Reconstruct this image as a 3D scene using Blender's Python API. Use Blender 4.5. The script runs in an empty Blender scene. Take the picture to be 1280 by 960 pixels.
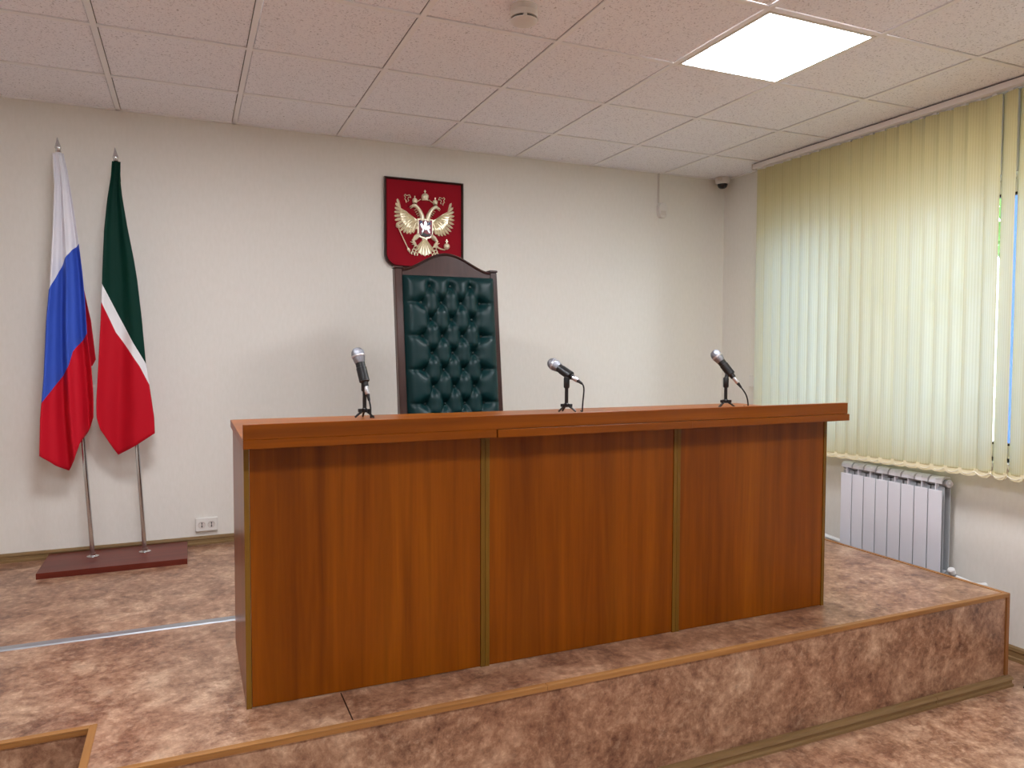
import bpy, bmesh, math, random
from mathutils import Vector, Matrix
random.seed(7)
S = bpy.context.scene
COL = S.collection
PI = math.pi

# ------------------------------------------------------------------ camera
yaw, pitch, roll = 0.4060, -0.0420, 0.0020
F_PX, CX, CY = 915.81, 628.65, 476.41
fw = Vector((math.sin(yaw)*math.cos(pitch), math.cos(yaw)*math.cos(pitch), math.sin(pitch)))
rt = Vector((math.cos(yaw), -math.sin(yaw), 0)); up = rt.cross(fw)
rt, up = rt*math.cos(roll)+up*math.sin(roll), up*math.cos(roll)-rt*math.sin(roll)
cam_d = bpy.data.cameras.new('camera'); cam = bpy.data.objects.new('camera', cam_d); COL.objects.link(cam)
M = Matrix((rt, up, -fw)).transposed().to_4x4(); M.translation = Vector((-3.268, -4.586, 1.568))
cam.matrix_world = M
cam_d.sensor_fit = 'HORIZONTAL'; cam_d.sensor_width = 36; cam_d.lens = F_PX/1280*36
cam_d.shift_x = (640-CX)/1280; cam_d.shift_y = -(480-CY)/1280
cam_d.clip_start = 0.02; cam_d.clip_end = 300
S.camera = cam

# ------------------------------------------------------------------ world, exposure
W = bpy.data.worlds.new('sky'); S.world = W; W.use_nodes = True
bgn = W.node_tree.nodes['Background']; bgn.inputs[0].default_value = (0.80, 0.93, 1.0, 1); bgn.inputs[1].default_value = 3.0
vs = S.view_settings
vs.view_transform = 'Standard'; vs.look = 'None'; vs.gamma = 1.0; vs.use_curve_mapping = False; vs.exposure = 1.42
PANEL_STRENGTH = 16.5

# ------------------------------------------------------------------ dimensions
CEIL = 2.88; PLAT = 0.434; XR = 0.567; XL = -6.0; YB = 0.0; YF = -7.6

# ------------------------------------------------------------------ materials
def lin(c):
    return tuple((v/12.92 if v <= .04045 else ((v+.055)/1.055)**2.4) for v in c)
def rgb(r, g, b): return (*lin((r/255, g/255, b/255)), 1)
class NT:
    def __init__(s, name):
        s.m = bpy.data.materials.new(name); s.m.use_nodes = True; s.t = s.m.node_tree
        s.b = s.t.nodes['Principled BSDF']; s.out = s.t.nodes['Material Output']
    def n(s, typ, **kw):
        nd = s.t.nodes.new(typ)
        for k, v in kw.items():
            if k in nd.inputs: nd.inputs[k].default_value = v
            else: setattr(nd, k, v)
        return nd
    def l(s, a, b): s.t.links.new(a, b)
def mat(name, col, rough=.5, metal=0., spec=.5, coat=0.):
    k = NT(name); b = k.b.inputs
    b['Base Color'].default_value = col; b['Roughness'].default_value = rough; b['Metallic'].default_value = metal
    b['Specular IOR Level'].default_value = spec; b['Coat Weight'].default_value = coat
    return k.m
def coords(k, scale=(1, 1, 1), loc=(0, 0, 0)):
    tc = k.n('ShaderNodeTexCoord'); mp = k.n('ShaderNodeMapping'); k.l(tc.outputs['Object'], mp.inputs[0])
    mp.inputs['Scale'].default_value = scale; mp.inputs['Location'].default_value = loc
    return mp.outputs[0]
def ramp(k, src, stops, interp='LINEAR'):
    r = k.n('ShaderNodeValToRGB'); r.color_ramp.interpolation = interp
    el = r.color_ramp.elements
    while len(el) < len(stops): el.new(0.5)
    for e, (p, c) in zip(el, stops): e.position = p; e.color = c
    k.l(src, r.inputs[0]); return r.outputs[0]
def noise(k, vec, scale, detail=4, rough=.55, dist=0.):
    n = k.n('ShaderNodeTexNoise'); k.l(vec, n.inputs['Vector'])
    n.inputs['Scale'].default_value = scale; n.inputs['Detail'].default_value = detail
    n.inputs['Roughness'].default_value = rough; n.inputs['Distortion'].default_value = dist
    return n.outputs['Fac']
def bump(k, src, strength, dist):
    b = k.n('ShaderNodeBump'); b.inputs['Strength'].default_value = strength; b.inputs['Distance'].default_value = dist
    k.l(src, b.inputs['Height']); k.l(b.outputs[0], k.b.inputs['Normal'])
def mixc(k, fac, a, b, mode='MIX'):
    m = k.n('ShaderNodeMix', data_type='RGBA', blend_type=mode)
    for s, v in ((m.inputs['Factor'], fac), (m.inputs['A'], a), (m.inputs['B'], b)):
        pass
    ins = {i.identifier: i for i in m.inputs}
    for key, v in (('Factor_Float', fac), ('A_Color', a), ('B_Color', b)):
        if hasattr(v, 'is_linked'): k.l(v, ins[key])
        else: ins[key].default_value = v
    return [o for o in m.outputs if o.identifier == 'Result_Color'][0]

def wall_mat():
    k = NT('wallpaper'); v = coords(k, (1, 1, .35)); k.b.inputs['Roughness'].default_value = .55
    n = noise(k, v, 60, 3); c = ramp(k, n, [(.3, rgb(228, 223, 214)), (.7, rgb(232, 227, 219))])
    k.l(c, k.b.inputs['Base Color']); k.b.inputs['Specular IOR Level'].default_value = .3
    n2 = noise(k, coords(k, (1, 1, .5)), 150, 2); bump(k, n2, .12, .003)
    return k.m
def lino_mat(name):
    k = NT(name); v = coords(k)
    n1 = noise(k, v, 6.5, 10, .72, .45); n2 = noise(k, coords(k, (1, 1, 1), (3, 1, 5)), 34, 7, .74, .25); n3 = noise(k, coords(k, (1, 1, 1), (9, 4, 1)), 2.6, 3, .5)
    c1 = ramp(k, n1, [(.36, rgb(88, 54, 40)), (.45, rgb(138, 100, 78)), (.53, rgb(174, 136, 110)), (.64, rgb(220, 188, 160))])
    c2 = ramp(k, n2, [(.36, rgb(80, 50, 38)), (.46, rgb(150, 112, 88)), (.54, rgb(178, 142, 116)), (.64, rgb(226, 196, 168))])
    m = mixc(k, .42, c1, c2)
    c3 = ramp(k, n3, [(.35, rgb(226, 204, 190)), (.65, rgb(255, 254, 250))])
    m2 = mixc(k, .6, m, c3, 'MULTIPLY')
    k.l(m2, k.b.inputs['Base Color']); k.b.inputs['Roughness'].default_value = .33
    k.b.inputs['Specular IOR Level'].default_value = .5
    bump(k, n2, .10, .002)
    return k.m
def wood_mat(name, axis, cols, rough=.3, coat=.25, fine=1.0):
    k = NT(name)
    sc = [22*fine, 22*fine, 22*fine]; sc['xyz'.index(axis)] = .9
    v = coords(k, sc); tc = k.n('ShaderNodeObjectInfo')
    n1 = noise(k, v, 1, 5, .6, .6)
    sc2 = [s*.22 for s in sc]; n2 = noise(k, coords(k, sc2, (2, 7, 3)), 1, 3, .5, 1.2)
    sc3 = [s*5 for s in sc]; n3 = noise(k, coords(k, sc3), 1, 3, .6)
    a = ramp(k, n1, [(.3, cols[0]), (.5, cols[1]), (.72, cols[2])])
    b = ramp(k, n2, [(.3, cols[0]), (.52, cols[1]), (.7, cols[2])])
    m = mixc(k, .5, a, b)
    g = ramp(k, n3, [(.3, (.82, .8, .78, 1)), (.6, (1, 1, 1, 1))])
    m = mixc(k, .55, m, g, 'MULTIPLY')
    k.l(m, k.b.inputs['Base Color']); k.b.inputs['Roughness'].default_value = rough
    k.b.inputs['Coat Weight'].default_value = coat; k.b.inputs['Specular IOR Level'].default_value = .22; k.b.inputs['Coat Roughness'].default_value = .2
    return k.m
def tile_mat():
    k = NT('ceiling_tile'); v = coords(k); oi = k.n('ShaderNodeObjectInfo')
    ad = k.n('ShaderNodeVectorMath', operation='ADD'); k.l(v, ad.inputs[0])
    cm = k.n('ShaderNodeCombineXYZ'); mu = k.n('ShaderNodeMath', operation='MULTIPLY'); k.l(oi.outputs['Random'], mu.inputs[0]); mu.inputs[1].default_value = 60
    k.l(mu.outputs[0], cm.inputs[0]); k.l(cm.outputs[0], ad.inputs[1])
    n = noise(k, ad.outputs[0], 130, 3, .6); c = ramp(k, n, [(.30, rgb(178, 174, 178)), (.41, rgb(244, 243, 250)), (.6, rgb(250, 249, 254))])
    k.l(c, k.b.inputs['Base Color']); k.b.inputs['Roughness'].default_value = .9; k.b.inputs['Specular IOR Level'].default_value = .15
    n2 = noise(k, ad.outputs[0], 90, 4, .7); bump(k, n2, .3, .004)
    return k.m
def slat_mat():
    k = NT('blind_fabric'); v = coords(k)
    w = k.n('ShaderNodeTexWave', wave_type='BANDS', bands_direction='Y'); k.l(v, w.inputs[0]); w.inputs['Scale'].default_value = 26; w.inputs['Distortion'].default_value = .3
    col = ramp(k, w.outputs['Fac'], [(.2, rgb(219, 200, 138)), (.8, rgb(226, 208, 146))])
    tcol = ramp(k, w.outputs['Fac'], [(.2, rgb(140, 171, 189)), (.8, rgb(147, 179, 200))])
    d = k.n('ShaderNodeBsdfDiffuse'); t = k.n('ShaderNodeBsdfTranslucent'); mx = k.n('ShaderNodeMixShader')
    k.l(col, d.inputs[0]); k.l(tcol, t.inputs[0]); mx.inputs[0].default_value = .34
    k.l(d.outputs[0], mx.inputs[1]); k.l(t.outputs[0], mx.inputs[2])
    tr = k.n('ShaderNodeBsdfTransparent'); mx2 = k.n('ShaderNodeMixShader'); mx2.inputs[0].default_value = .012
    k.l(mx.outputs[0], mx2.inputs[1]); k.l(tr.outputs[0], mx2.inputs[2])
    k.l(mx2.outputs[0], k.out.inputs[0])
    return k.m
def glass_mat():
    k = NT('window_glass'); tr = k.n('ShaderNodeBsdfTransparent'); gl = k.n('ShaderNodeBsdfGlossy'); gl.inputs['Roughness'].default_value = .02
    fr = k.n('ShaderNodeFresnel'); fr.inputs[0].default_value = 1.4; mx = k.n('ShaderNodeMixShader')
    k.l(fr.outputs[0], mx.inputs[0]); k.l(tr.outputs[0], mx.inputs[1]); k.l(gl.outputs[0], mx.inputs[2]); k.l(mx.outputs[0], k.out.inputs[0])
    return k.m
def emit_mat(name, col, st):
    k = NT(name); k.b.inputs['Base Color'].default_value = (.9, .9, .9, 1)
    k.b.inputs['Emission Color'].default_value = col; k.b.inputs['Emission Strength'].default_value = st
    return k.m
def flag_mat(name, c0, c1, c2):
    k = NT(name)
    a1 = k.n('ShaderNodeAttribute', attribute_name='band_a'); a2 = k.n('ShaderNodeAttribute', attribute_name='band_b')
    s1 = k.n('ShaderNodeMath', operation='GREATER_THAN'); s1.inputs[1].default_value = 0; k.l(a1.outputs['Fac'], s1.inputs[0])
    s2 = k.n('ShaderNodeMath', operation='GREATER_THAN'); s2.inputs[1].default_value = 0; k.l(a2.outputs['Fac'], s2.inputs[0])
    m = mixc(k, s1.outputs[0], c1, c0); m = mixc(k, s2.outputs[0], c2, m)
    k.l(m, k.b.inputs['Base Color']); k.b.inputs['Roughness'].default_value = .65
    k.b.inputs['Specular IOR Level'].default_value = .15
    bump(k, noise(k, coords(k, (1, 1, .3)), 90, 2), .08, .002)
    return k.m
CH = [rgb(102, 47, 1), rgb(132, 66, 2), rgb(156, 86, 8)]
MT = dict(
    wall=wall_mat(), lino=lino_mat('linoleum'), tile=tile_mat(), slat=slat_mat(), glass=glass_mat(),
    bar=mat('grid_bar_paint', rgb(244, 242, 244), .5), slab=mat('slab_grey', rgb(120, 112, 106), .9),
    wood_v=wood_mat('alder_vertical', 'z', CH, .32, 0), wood_h=wood_mat('alder_horizontal', 'x', CH, .32, 0), wood_y=wood_mat('alder_side', 'z', CH, .28, 0),
    edge=wood_mat('edge_band', 'z', [rgb(102, 70, 16), rgb(122, 86, 26), rgb(138, 100, 36)], .4, 0),
    edge_dark=mat('joint_dark', rgb(50, 26, 12), .7),
    pine=wood_mat('pine_trim', 'x', [rgb(120, 74, 34), rgb(162, 112, 62), rgb(180, 132, 80)], .45, .1, .8),
    pine_z=wood_mat('pine_trim_z', 'z', [rgb(120, 74, 34), rgb(152, 102, 58), rgb(172, 122, 74)], .45, .1, .8),
    pine_y=wood_mat('pine_trim_y', 'y', [rgb(120, 74, 34), rgb(162, 112, 62), rgb(180, 132, 80)], .45, .1, .8),
    skirt=wood_mat('skirting_brown', 'x', [rgb(112, 86, 54), rgb(136, 108, 72), rgb(152, 124, 86)], .4, .1),
    skirt_y=wood_mat('skirting_brown_y', 'y', [rgb(112, 86, 54), rgb(136, 108, 72), rgb(152, 124, 86)], .4, .1),
    alu=mat('aluminium', rgb(176, 180, 186), .42, .75), chrome=mat('chrome', rgb(210, 210, 212), .12, 1.),
    mahog=wood_mat('mahogany', 'x', [rgb(78, 26, 18), rgb(102, 40, 28), rgb(120, 52, 38)], .35, 0),
    dark_wood=wood_mat('dark_wood', 'z', [rgb(46, 26, 22), rgb(66, 42, 36), rgb(82, 56, 48)], .35, .2),
    frame_dark=mat('frame_dark', rgb(44, 18, 16), .3, 0, .5, .3),
    velvet=mat('red_velvet', rgb(150, 12, 32), .8, 0, .2), gold=mat('gilt_metal', rgb(246, 236, 206), .32, .45),
    silver=mat('silver', rgb(215, 215, 220), .3, .9), enam=mat('red_enamel', rgb(140, 22, 44), .3), cloak=mat('blue_enamel', rgb(40, 44, 100), .3), blackp=mat('black_enamel', rgb(24, 16, 18), .4),
    leather=mat('green_leather', rgb(4, 40, 41), .42, 0, .26), button=mat('green_button', rgb(10, 34, 31), .45),
    black=mat('black_plastic', rgb(14, 14, 16), .4), rubber=mat('black_rubber', rgb(18, 18, 20), .6),
    white=mat('white_plastic', rgb(226, 222, 216), .35), offwhite=mat('off_white_plastic', rgb(214, 206, 198), .4), greyw=mat('grey_plastic', rgb(176, 170, 164), .5),
    hole=mat('dark_hole', rgb(34, 30, 28), .7), smoked=mat('smoked_dome', rgb(14, 12, 12), .08),
    rad=mat('radiator_enamel', rgb(226, 226, 234), .3), rad_in=mat('radiator_core', rgb(176, 180, 184), .45),
    pvc=mat('white_pvc', rgb(232, 232, 232), .3), weight=mat('weight_pocket', rgb(232, 222, 186), .7), chain=mat('bead_chain', rgb(240, 236, 220), .4),
    rail=mat('blind_rail_paint', rgb(236, 230, 226), .35),
    bounce_paving=mat('added_pale_paving', rgb(176, 174, 166), .9), leaf=mat('leaf', rgb(90, 130, 60), .7), bark=mat('bark', rgb(92, 76, 62), .9), pillar_blue=mat('added_pillar_blue', rgb(24, 70, 150), .5),
    flag_ru=flag_mat('tricolour_cloth', rgb(228, 226, 232), rgb(58, 88, 188), rgb(196, 20, 40)),
    flag_ta=flag_mat('green_white_red_cloth', rgb(2, 48, 38), rgb(232, 230, 232), rgb(186, 14, 34)),
    cloth_red=mat('red_cloth', rgb(196, 20, 40), .55), led=emit_mat('led_diffuser', (.94, .97, 1.03, 1), PANEL_STRENGTH))
def mesh_mat():
    k = NT('mic_grille'); k.b.inputs['Metallic'].default_value = .9; k.b.inputs['Roughness'].default_value = .35
    k.b.inputs['Base Color'].default_value = rgb(150, 152, 160)
    vo = k.n('ShaderNodeTexVoronoi'); k.l(coords(k), vo.inputs['Vector']); vo.inputs['Scale'].default_value = 420
    bump(k, vo.outputs['Distance'], .6, .002); return k.m
MT['grille'] = mesh_mat()

# ------------------------------------------------------------------ mesh helpers
def box(bm, x0, x1, y0, y1, z0, z1, bev=0., seg=1):
    vs_ = [bm.verts.new((x, y, z)) for z in (z0, z1) for y in (y0, y1) for x in (x0, x1)]
    fs = [bm.faces.new([vs_[i] for i in q]) for q in ((0, 2, 3, 1), (4, 5, 7, 6), (0, 1, 5, 4), (2, 6, 7, 3), (0, 4, 6, 2), (1, 3, 7, 5))]
    if bev > 0:
        es = list({e for f in fs for e in f.edges})
        bmesh.ops.bevel(bm, geom=es, offset=bev, segments=seg, affect='EDGES', profile=.5)
    return bm
def tube(bm, pts, rad, n=10, cap=True):
    pts = [Vector(p) for p in pts]
    if not hasattr(rad, '__len__'): rad = [rad]*len(pts)
    rings = []; prev = None
    for i, p in enumerate(pts):
        t = (pts[min(i+1, len(pts)-1)]-pts[max(i-1, 0)]).normalized()
        if prev is None:
            a = Vector((0, 0, 1)) if abs(t.z) < .9 else Vector((1, 0, 0)); u = t.cross(a).normalized()
        else:
            u = (prev-t*prev.dot(t)).normalized()
        prev = u; v = t.cross(u)
        rings.append([bm.verts.new(p+(u*math.cos(2*PI*j/n)+v*math.sin(2*PI*j/n))*rad[i]) for j in range(n)])
    for a, b in zip(rings, rings[1:]):
        for j in range(n): bm.faces.new((a[j], a[(j+1) % n], b[(j+1) % n], b[j]))
    if cap: bm.faces.new(rings[0][::-1]); bm.faces.new(rings[-1])
    return bm
def lathe(bm, prof, c, axis=(0, 0, 1), n=20):
    """prof: list of (radius, distance along axis)"""
    ax = Vector(axis).normalized(); c = Vector(c)
    return tube(bm, [c+ax*h for r, h in prof], [max(r, 1e-4) for r, h in prof], n)
def lathe_ax(bm, prof, c, axis=(0, 0, 1), n=20):
    ax = Vector(axis).normalized(); c = Vector(c); a = Vector((0, 0, 1)) if abs(ax.z) < .9 else Vector((1, 0, 0))
    u = ax.cross(a).normalized(); v = ax.cross(u); rings = []
    for r, h in prof: rings.append([bm.verts.new(c+ax*h+(u*math.cos(2*PI*j/n)+v*math.sin(2*PI*j/n))*max(r, 1e-4)) for j in range(n)])
    for a_, b_ in zip(rings, rings[1:]):
        for j in range(n): bm.faces.new((a_[j], a_[(j+1) % n], b_[(j+1) % n], b_[j]))
    bm.faces.new(rings[0][::-1]); bm.faces.new(rings[-1]); return bm
def prism(bm, pts, y0, y1, bev=0.):
    """polygon in x,z extruded from y0 (back) to y1 (front, smaller y)"""
    a = [bm.verts.new((p[0], y0, p[1])) for p in pts]; b = [bm.verts.new((p[0], y1, p[1])) for p in pts]
    n = len(pts); front = bm.faces.new(b); bm.faces.new(a[::-1])
    for i in range(n): bm.faces.new((a[i], a[(i+1) % n], b[(i+1) % n], b[i]))
    if bev > 0: bmesh.ops.bevel(bm, geom=list(front.edges), offset=bev, segments=2, affect='EDGES', profile=.5)
    return bm
def extr_x(bm, prof, x0, x1):
    a = [bm.verts.new((x0, p[0], p[1])) for p in prof]; b = [bm.verts.new((x1, p[0], p[1])) for p in prof]; n = len(prof)
    bm.faces.new(a); bm.faces.new(b[::-1])
    for i in range(n): bm.faces.new((a[i], b[i], b[(i+1) % n], a[(i+1) % n]))
    return bm
def extr_y(bm, prof, y0, y1):
    a = [bm.verts.new((p[0], y0, p[1])) for p in prof]; b = [bm.verts.new((p[0], y1, p[1])) for p in prof]; n = len(prof)
    bm.faces.new(a); bm.faces.new(b[::-1])
    for i in range(n): bm.faces.new((a[i], b[i], b[(i+1) % n], a[(i+1) % n]))
    return bm
def wloc(o):
    v = Vector((0, 0, 0))
    while o: v += o.location; o = o.parent
    return v
def obj(name, bm, m, parent=None, loc=None, smooth=False, auto=True):
    """bm in world coordinates -> one mesh object; loc (top-level) is its origin"""
    base = wloc(parent) if parent else (Vector(loc) if loc else Vector((0, 0, 0)))
    bmesh.ops.recalc_face_normals(bm, faces=bm.faces[:])
    me = bpy.data.meshes.new(name); bm.transform(Matrix.Translation(-base)); bm.to_mesh(me); bm.free()
    me.materials.append(MT[m] if isinstance(m, str) else m)
    if smooth:
        me.polygons.foreach_set('use_smooth', [True]*len(me.polygons))
        if auto: me.set_sharp_from_angle(angle=math.radians(40))
    o = bpy.data.objects.new(name, me); COL.objects.link(o)
    if parent: o.parent = parent
    else: o.location = base
    return o
def thing(name, label, cat, loc, group=None):
    o = bpy.data.objects.new(name, None); COL.objects.link(o); o.location = loc; o.empty_display_size = .1
    o['label'] = label; o['category'] = cat
    if group: o['group'] = group
    return o
def tag(o, label, cat, group=None):
    o['label'] = label; o['category'] = cat
    if group: o['group'] = group
    return o
def struct(o): o['kind'] = 'structure'; return o
def B(): return bmesh.new()

# ================================================================== room shell
T = .35
struct(obj('floor', box(B(), XL-T, XR+T, YF-T, YB+T, -.12, 0), 'lino'))
struct(obj('wall_back', box(B(), XL-T, XR+T, YB, YB+T, 0, CEIL+.25), 'wall'))
struct(obj('wall_left', box(B(), XL-T, XL, YF, YB, 0, CEIL+.25), 'wall'))
struct(obj('wall_front', box(B(), XL-T, XR+T, YF-T, YF, 0, CEIL+.25), 'wall'))
WY0, WY1, WZ0, WZ1 = -3.30, -.50, 1.00, 2.47       # window opening
VY0, VY1 = -6.9, -4.1                               # added second window, out of view, brings extra daylight into the room
bm = B()
for a in ((YF, VY0, 0, CEIL+.25), (VY1, WY0, 0, CEIL+.25), (WY1, YB, 0, CEIL+.25), (WY0, WY1, 0, WZ0), (WY0, WY1, WZ1, CEIL+.25), (VY0, VY1, 0, WZ0), (VY0, VY1, WZ1, CEIL+.25)):
    box(bm, XR, XR+T, *a)
struct(obj('wall_right', bm, 'wall'))

# ---- ceiling with separate tiles and grid bars
ceil_o = struct(obj('ceiling', box(B(), XL-T, XR+T, YF-T, YB+T, CEIL+.12, CEIL+.25), 'slab'))
D0 = .555
xs = [XL] + [x for x in [0.6*i for i in range(-9, 1)]] + [XR]
ys = [YB, -D0]
while ys[-1]-.6 > YF: ys.append(ys[-1]-.6)
ys.append(YF)
panels = set()
for xi, x in enumerate(xs[:-1]):
    for yi in (3, 7):
        if round(x, 2) in (-1.2, -3.6): panels.add((xi, yi))  # one panel is in view; the other three are added for brightness
cache = {}
for i in range(len(xs)-1):
    for j in range(len(ys)-1):
        if (i, j) in panels: continue
        w = xs[i+1]-xs[i]; d = ys[j]-ys[j+1]; key = (round(w, 3), round(d, 3))
        if w < .06 or d < .06: pass
        if key not in cache:
            cache[key] = obj('ceiling_tile', box(B(), -w/2+.0155, w/2-.0155, -d/2+.0155, d/2-.0155, .003, .019), 'tile', ceil_o)
            t = cache[key]
        else:
            t = cache[key].copy(); COL.objects.link(t)
        t.location = ((xs[i]+xs[i+1])/2, (ys[j]+ys[j+1])/2, CEIL)
for x in xs[1:-1]:
    obj('grid_bar', box(B(), x-.012, x+.012, YF, YB, CEIL-.002, CEIL+.004), 'bar', ceil_o)
for y in ys[1:-1]:
    for i in range(len(xs)-1):
        obj('cross_bar', box(B(), xs[i]+.012, xs[i+1]-.012, y-.012, y+.012, CEIL-.0015, CEIL+.004), 'bar', ceil_o)
obj('wall_angle', box(B(), XL, XR, YB-.02, YB, CEIL-.002, CEIL+.004), 'bar', ceil_o)
obj('wall_angle', box(B(), XR-.02, XR, YF, YB-.02, CEIL-.002, CEIL+.004), 'bar', ceil_o)
nlab = {(-1.2, 7): 'added unseen LED ceiling panel in the second row, on the window side',
        (-3.6, 7): 'added unseen LED ceiling panel in the second row, away from the windows',
        (-1.2, 3): 'square white LED panel lit in the ceiling between blinds and smoke detector',
        (-3.6, 3): 'added unseen LED ceiling panel above the flag stand side of the bench'}
for (i, j) in sorted(panels):
    x0, x1, y1, y0 = xs[i], xs[i+1], ys[j], ys[j+1]
    t = thing('ceiling_light', nlab.get((round(x0, 2), j), 'added unseen LED panel in the ceiling over the room behind'), 'ceiling light', ((x0+x1)/2, (y0+y1)/2, CEIL), 'LED panels in the ceiling grid')
    bm = B()
    for a in ((x0+.012, x1-.012, y0+.012, y0+.026), (x0+.012, x1-.012, y1-.026, y1-.012), (x0+.012, x0+.026, y0+.026, y1-.026), (x1-.026, x1-.012, y0+.026, y1-.026)):
        box(bm, *a, CEIL-.004, CEIL+.03)
    obj('frame', bm, 'white', t)
    obj('diffuser', box(B(), x0+.026, x1-.026, y0+.026, y1-.026, CEIL-.002, CEIL+.02), 'led', t)

# ---- skirting
def skirt_prof(s, base, z0, h, th=.018):
    return [(base, z0), (base+s*th, z0), (base+s*th, z0+h*.22), (base+s*th*.72, z0+h*.30), (base+s*th*.72, z0+h*.62), (base+s*th*.95, z0+h*.70), (base+s*th*.8, z0+h*.9), (base+s*th*.4, z0+h), (base, z0+h)]
struct(obj('baseboard_back', extr_x(B(), skirt_prof(-1, YB, PLAT, .048), XL, .24), 'skirt'))
bm = extr_x(B(), skirt_prof(-1, YB, 0, .06), .26, XR); struct(obj('baseboard_back', bm, 'skirt'))
struct(obj('baseboard_right', extr_y(B(), skirt_prof(-1, XR, 0, .075), YF, -.018), 'skirt_y'))
struct(obj('baseboard_left', extr_y(B(), skirt_prof(1, XL, 0, .06), YF, -2.45), 'skirt_y'))

# ================================================================== platform
PXR, PYF, NX, NY = .243, -2.408, -3.549, -2.122
pl = thing('podium', 'raised podium floor covered in marbled brown linoleum with wooden edge strips', 'podium', (-1.6, -1.2, 0))
TR = .016
bm = B()
top = [(XL, YB), (PXR, YB), (PXR, PYF), (NX, PYF), (NX, NY), (XL, NY)]
va = [bm.verts.new((x, y, 0)) for x, y in top]; vb = [bm.verts.new((x, y, PLAT)) for x, y in top]
bm.faces.new(vb); bm.faces.new(va[::-1])
for i in range(6): bm.faces.new((va[i], va[(i+1) % 6], vb[(i+1) % 6], vb[i]))
obj('deck', bm, 'lino', pl)
obj('step', box(B(), XL, NX, PYF+.02, NY, 0, PLAT*.5), 'lino', pl)
EO, EI, ED = .008, .014, .015      # lip outwards, lap inwards, drop
def strip_x(x0, x1, y, m='pine'):   # corner strip along x
    bm = B(); box(bm, x0, x1, y-EO, y+EI, PLAT, PLAT+.004, .0012); box(bm, x0, x1, y-EO, y, PLAT-ED, PLAT)
    return obj('edge_strip', bm, m, pl)
def strip_y(x, s, y0, y1):
    bm = B(); box(bm, min(x+s*EO, x-s*EI), max(x+s*EO, x-s*EI), y0, y1, PLAT, PLAT+.0038, .0012); box(bm, min(x, x+s*EO), max(x, x+s*EO), y0, y1, PLAT-ED, PLAT)
    return obj('edge_strip', bm, 'pine_y', pl)
strip_x(NX-EO, -2.17, PYF); strip_x(-2.168, PXR+EO, PYF)
strip_x(XL, NX-EO, NY)
strip_y(NX, -1, PYF+EI, NY+EI)
strip_y(PXR, 1, PYF+EI, YB-.02)
bm = B(); box(bm, PXR-.012, PXR+.008, PYF-.008, PYF, .05, PLAT-ED); box(bm, PXR, PXR+.008, PYF, PYF+.014, .05, PLAT-ED); obj('corner_strip', bm, 'pine_z', pl)
for a, b in ((NX, -.257), (-.254, PXR+.02)):
    obj('base_trim', extr_x(B(), skirt_prof(-1, PYF, 0, .046, .030), a, b), 'skirt', pl)
obj('base_trim', extr_y(B(), skirt_prof(1, PXR, 0, .046, .018), PYF, YB-.02), 'skirt_y', pl)
bm = extr_x(B(), [(-1.360, PLAT), (-1.354, PLAT+.004), (-1.314, PLAT+.0042), (-1.308, PLAT)], XL+.02, -.75)
obj('threshold_strip', bm, 'alu', pl)
obj('seam', box(B(), -2.8215, -2.8175, PYF+.026, -2.19, PLAT-.001, PLAT+.0008), 'edge_dark', pl)

# ================================================================== judge's bench
bn = thing('judge_bench', 'long orange-brown laminate bench of three panels with raised front ledge on the podium', 'bench', (-1.9, -1.9, PLAT))
DY = -2.187; DB = -1.60; TZ = 1.272; TT = 1.300
secs = [(-3.114, -2.3045), (-2.3035, -1.4775), (-1.4765, -.676)]
for k, (a, b) in enumerate(secs):
    obj('front_panel', box(B(), a+.0175, b-.0175, DY+.003, DY+.019, PLAT+.003, TZ), 'wood_v', bn)
    for x0 in (a, b-.016):
        sp = obj('side_panel', box(B(), x0, x0+.016, DY+.002, DB, PLAT, TZ), 'wood_y', bn)
        obj('edge_band', box(B(), x0, x0+.016, DY, DY+.002, PLAT, TZ, .0006), 'edge', sp)
for (a, b, dy, dz) in ((-3.122, -2.3065, 0, .0), (-2.3045, -1.4965, -.005, -.001), (-1.4945, -.671, -.001, -.001)):
    tb = obj('tabletop', box(B(), a, b, -2.300+dy, DB, TZ+dz, TT+dz, .0012), 'wood_h', bn)
obj('front_ledge', box(B(), -3.122, -.681, -2.300, -2.278, TT, 1.347, .0015), 'wood_h', bn)

# ================================================================== chair
ch = thing('judge_chair', 'tall judge chair with buttoned dark green leather back and dark wooden frame', 'chair', (-1.955, -1.0, PLAT))
TL = .127; CXc = -1.955; HW = .295
def by(z): return -.75 + (z-2.01)*TL     # plane of the back frame front
def lean(bm): 
    for v in bm.verts: v.co.y += by(v.co.z)
    return bm
for s in (-1, 1):
    x0 = CXc+s*HW; x1 = CXc+s*(HW-.042)
    bm = B(); box(bm, min(x0, x1), max(x0, x1), -.005, .045, PLAT, 2.005, .004); box(bm, min(x0, x1)-.004, max(x0, x1)+.004, -.009, .049, 2.005, 2.017, .003)
    obj('back_post', lean(bm), 'dark_wood', ch)
pts = []; N = 28
iw = HW-.042
for i in range(N+1):
    u = -1+2*i/N; pts.append((CXc+u*iw, 2.003+.094*(0.5+0.5*math.cos(PI*u))**.85))
pts += [(CXc+iw, 1.93), (CXc-iw, 1.93)]
crest = obj('crest_rail', lean(prism(B(), pts, .035, .0)), 'dark_wood', ch)
bm = B(); tube(bm, [(p[0], -.001, p[1]-.004) for p in pts[:N+1]], .007, 8); obj('crest_moulding', lean(bm), 'frame_dark', crest, smooth=True)
obj('back_board', lean(box(B(), CXc-iw, CXc+iw, .012, .03, .95, 1.94)), 'dark_wood', ch)
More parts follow.
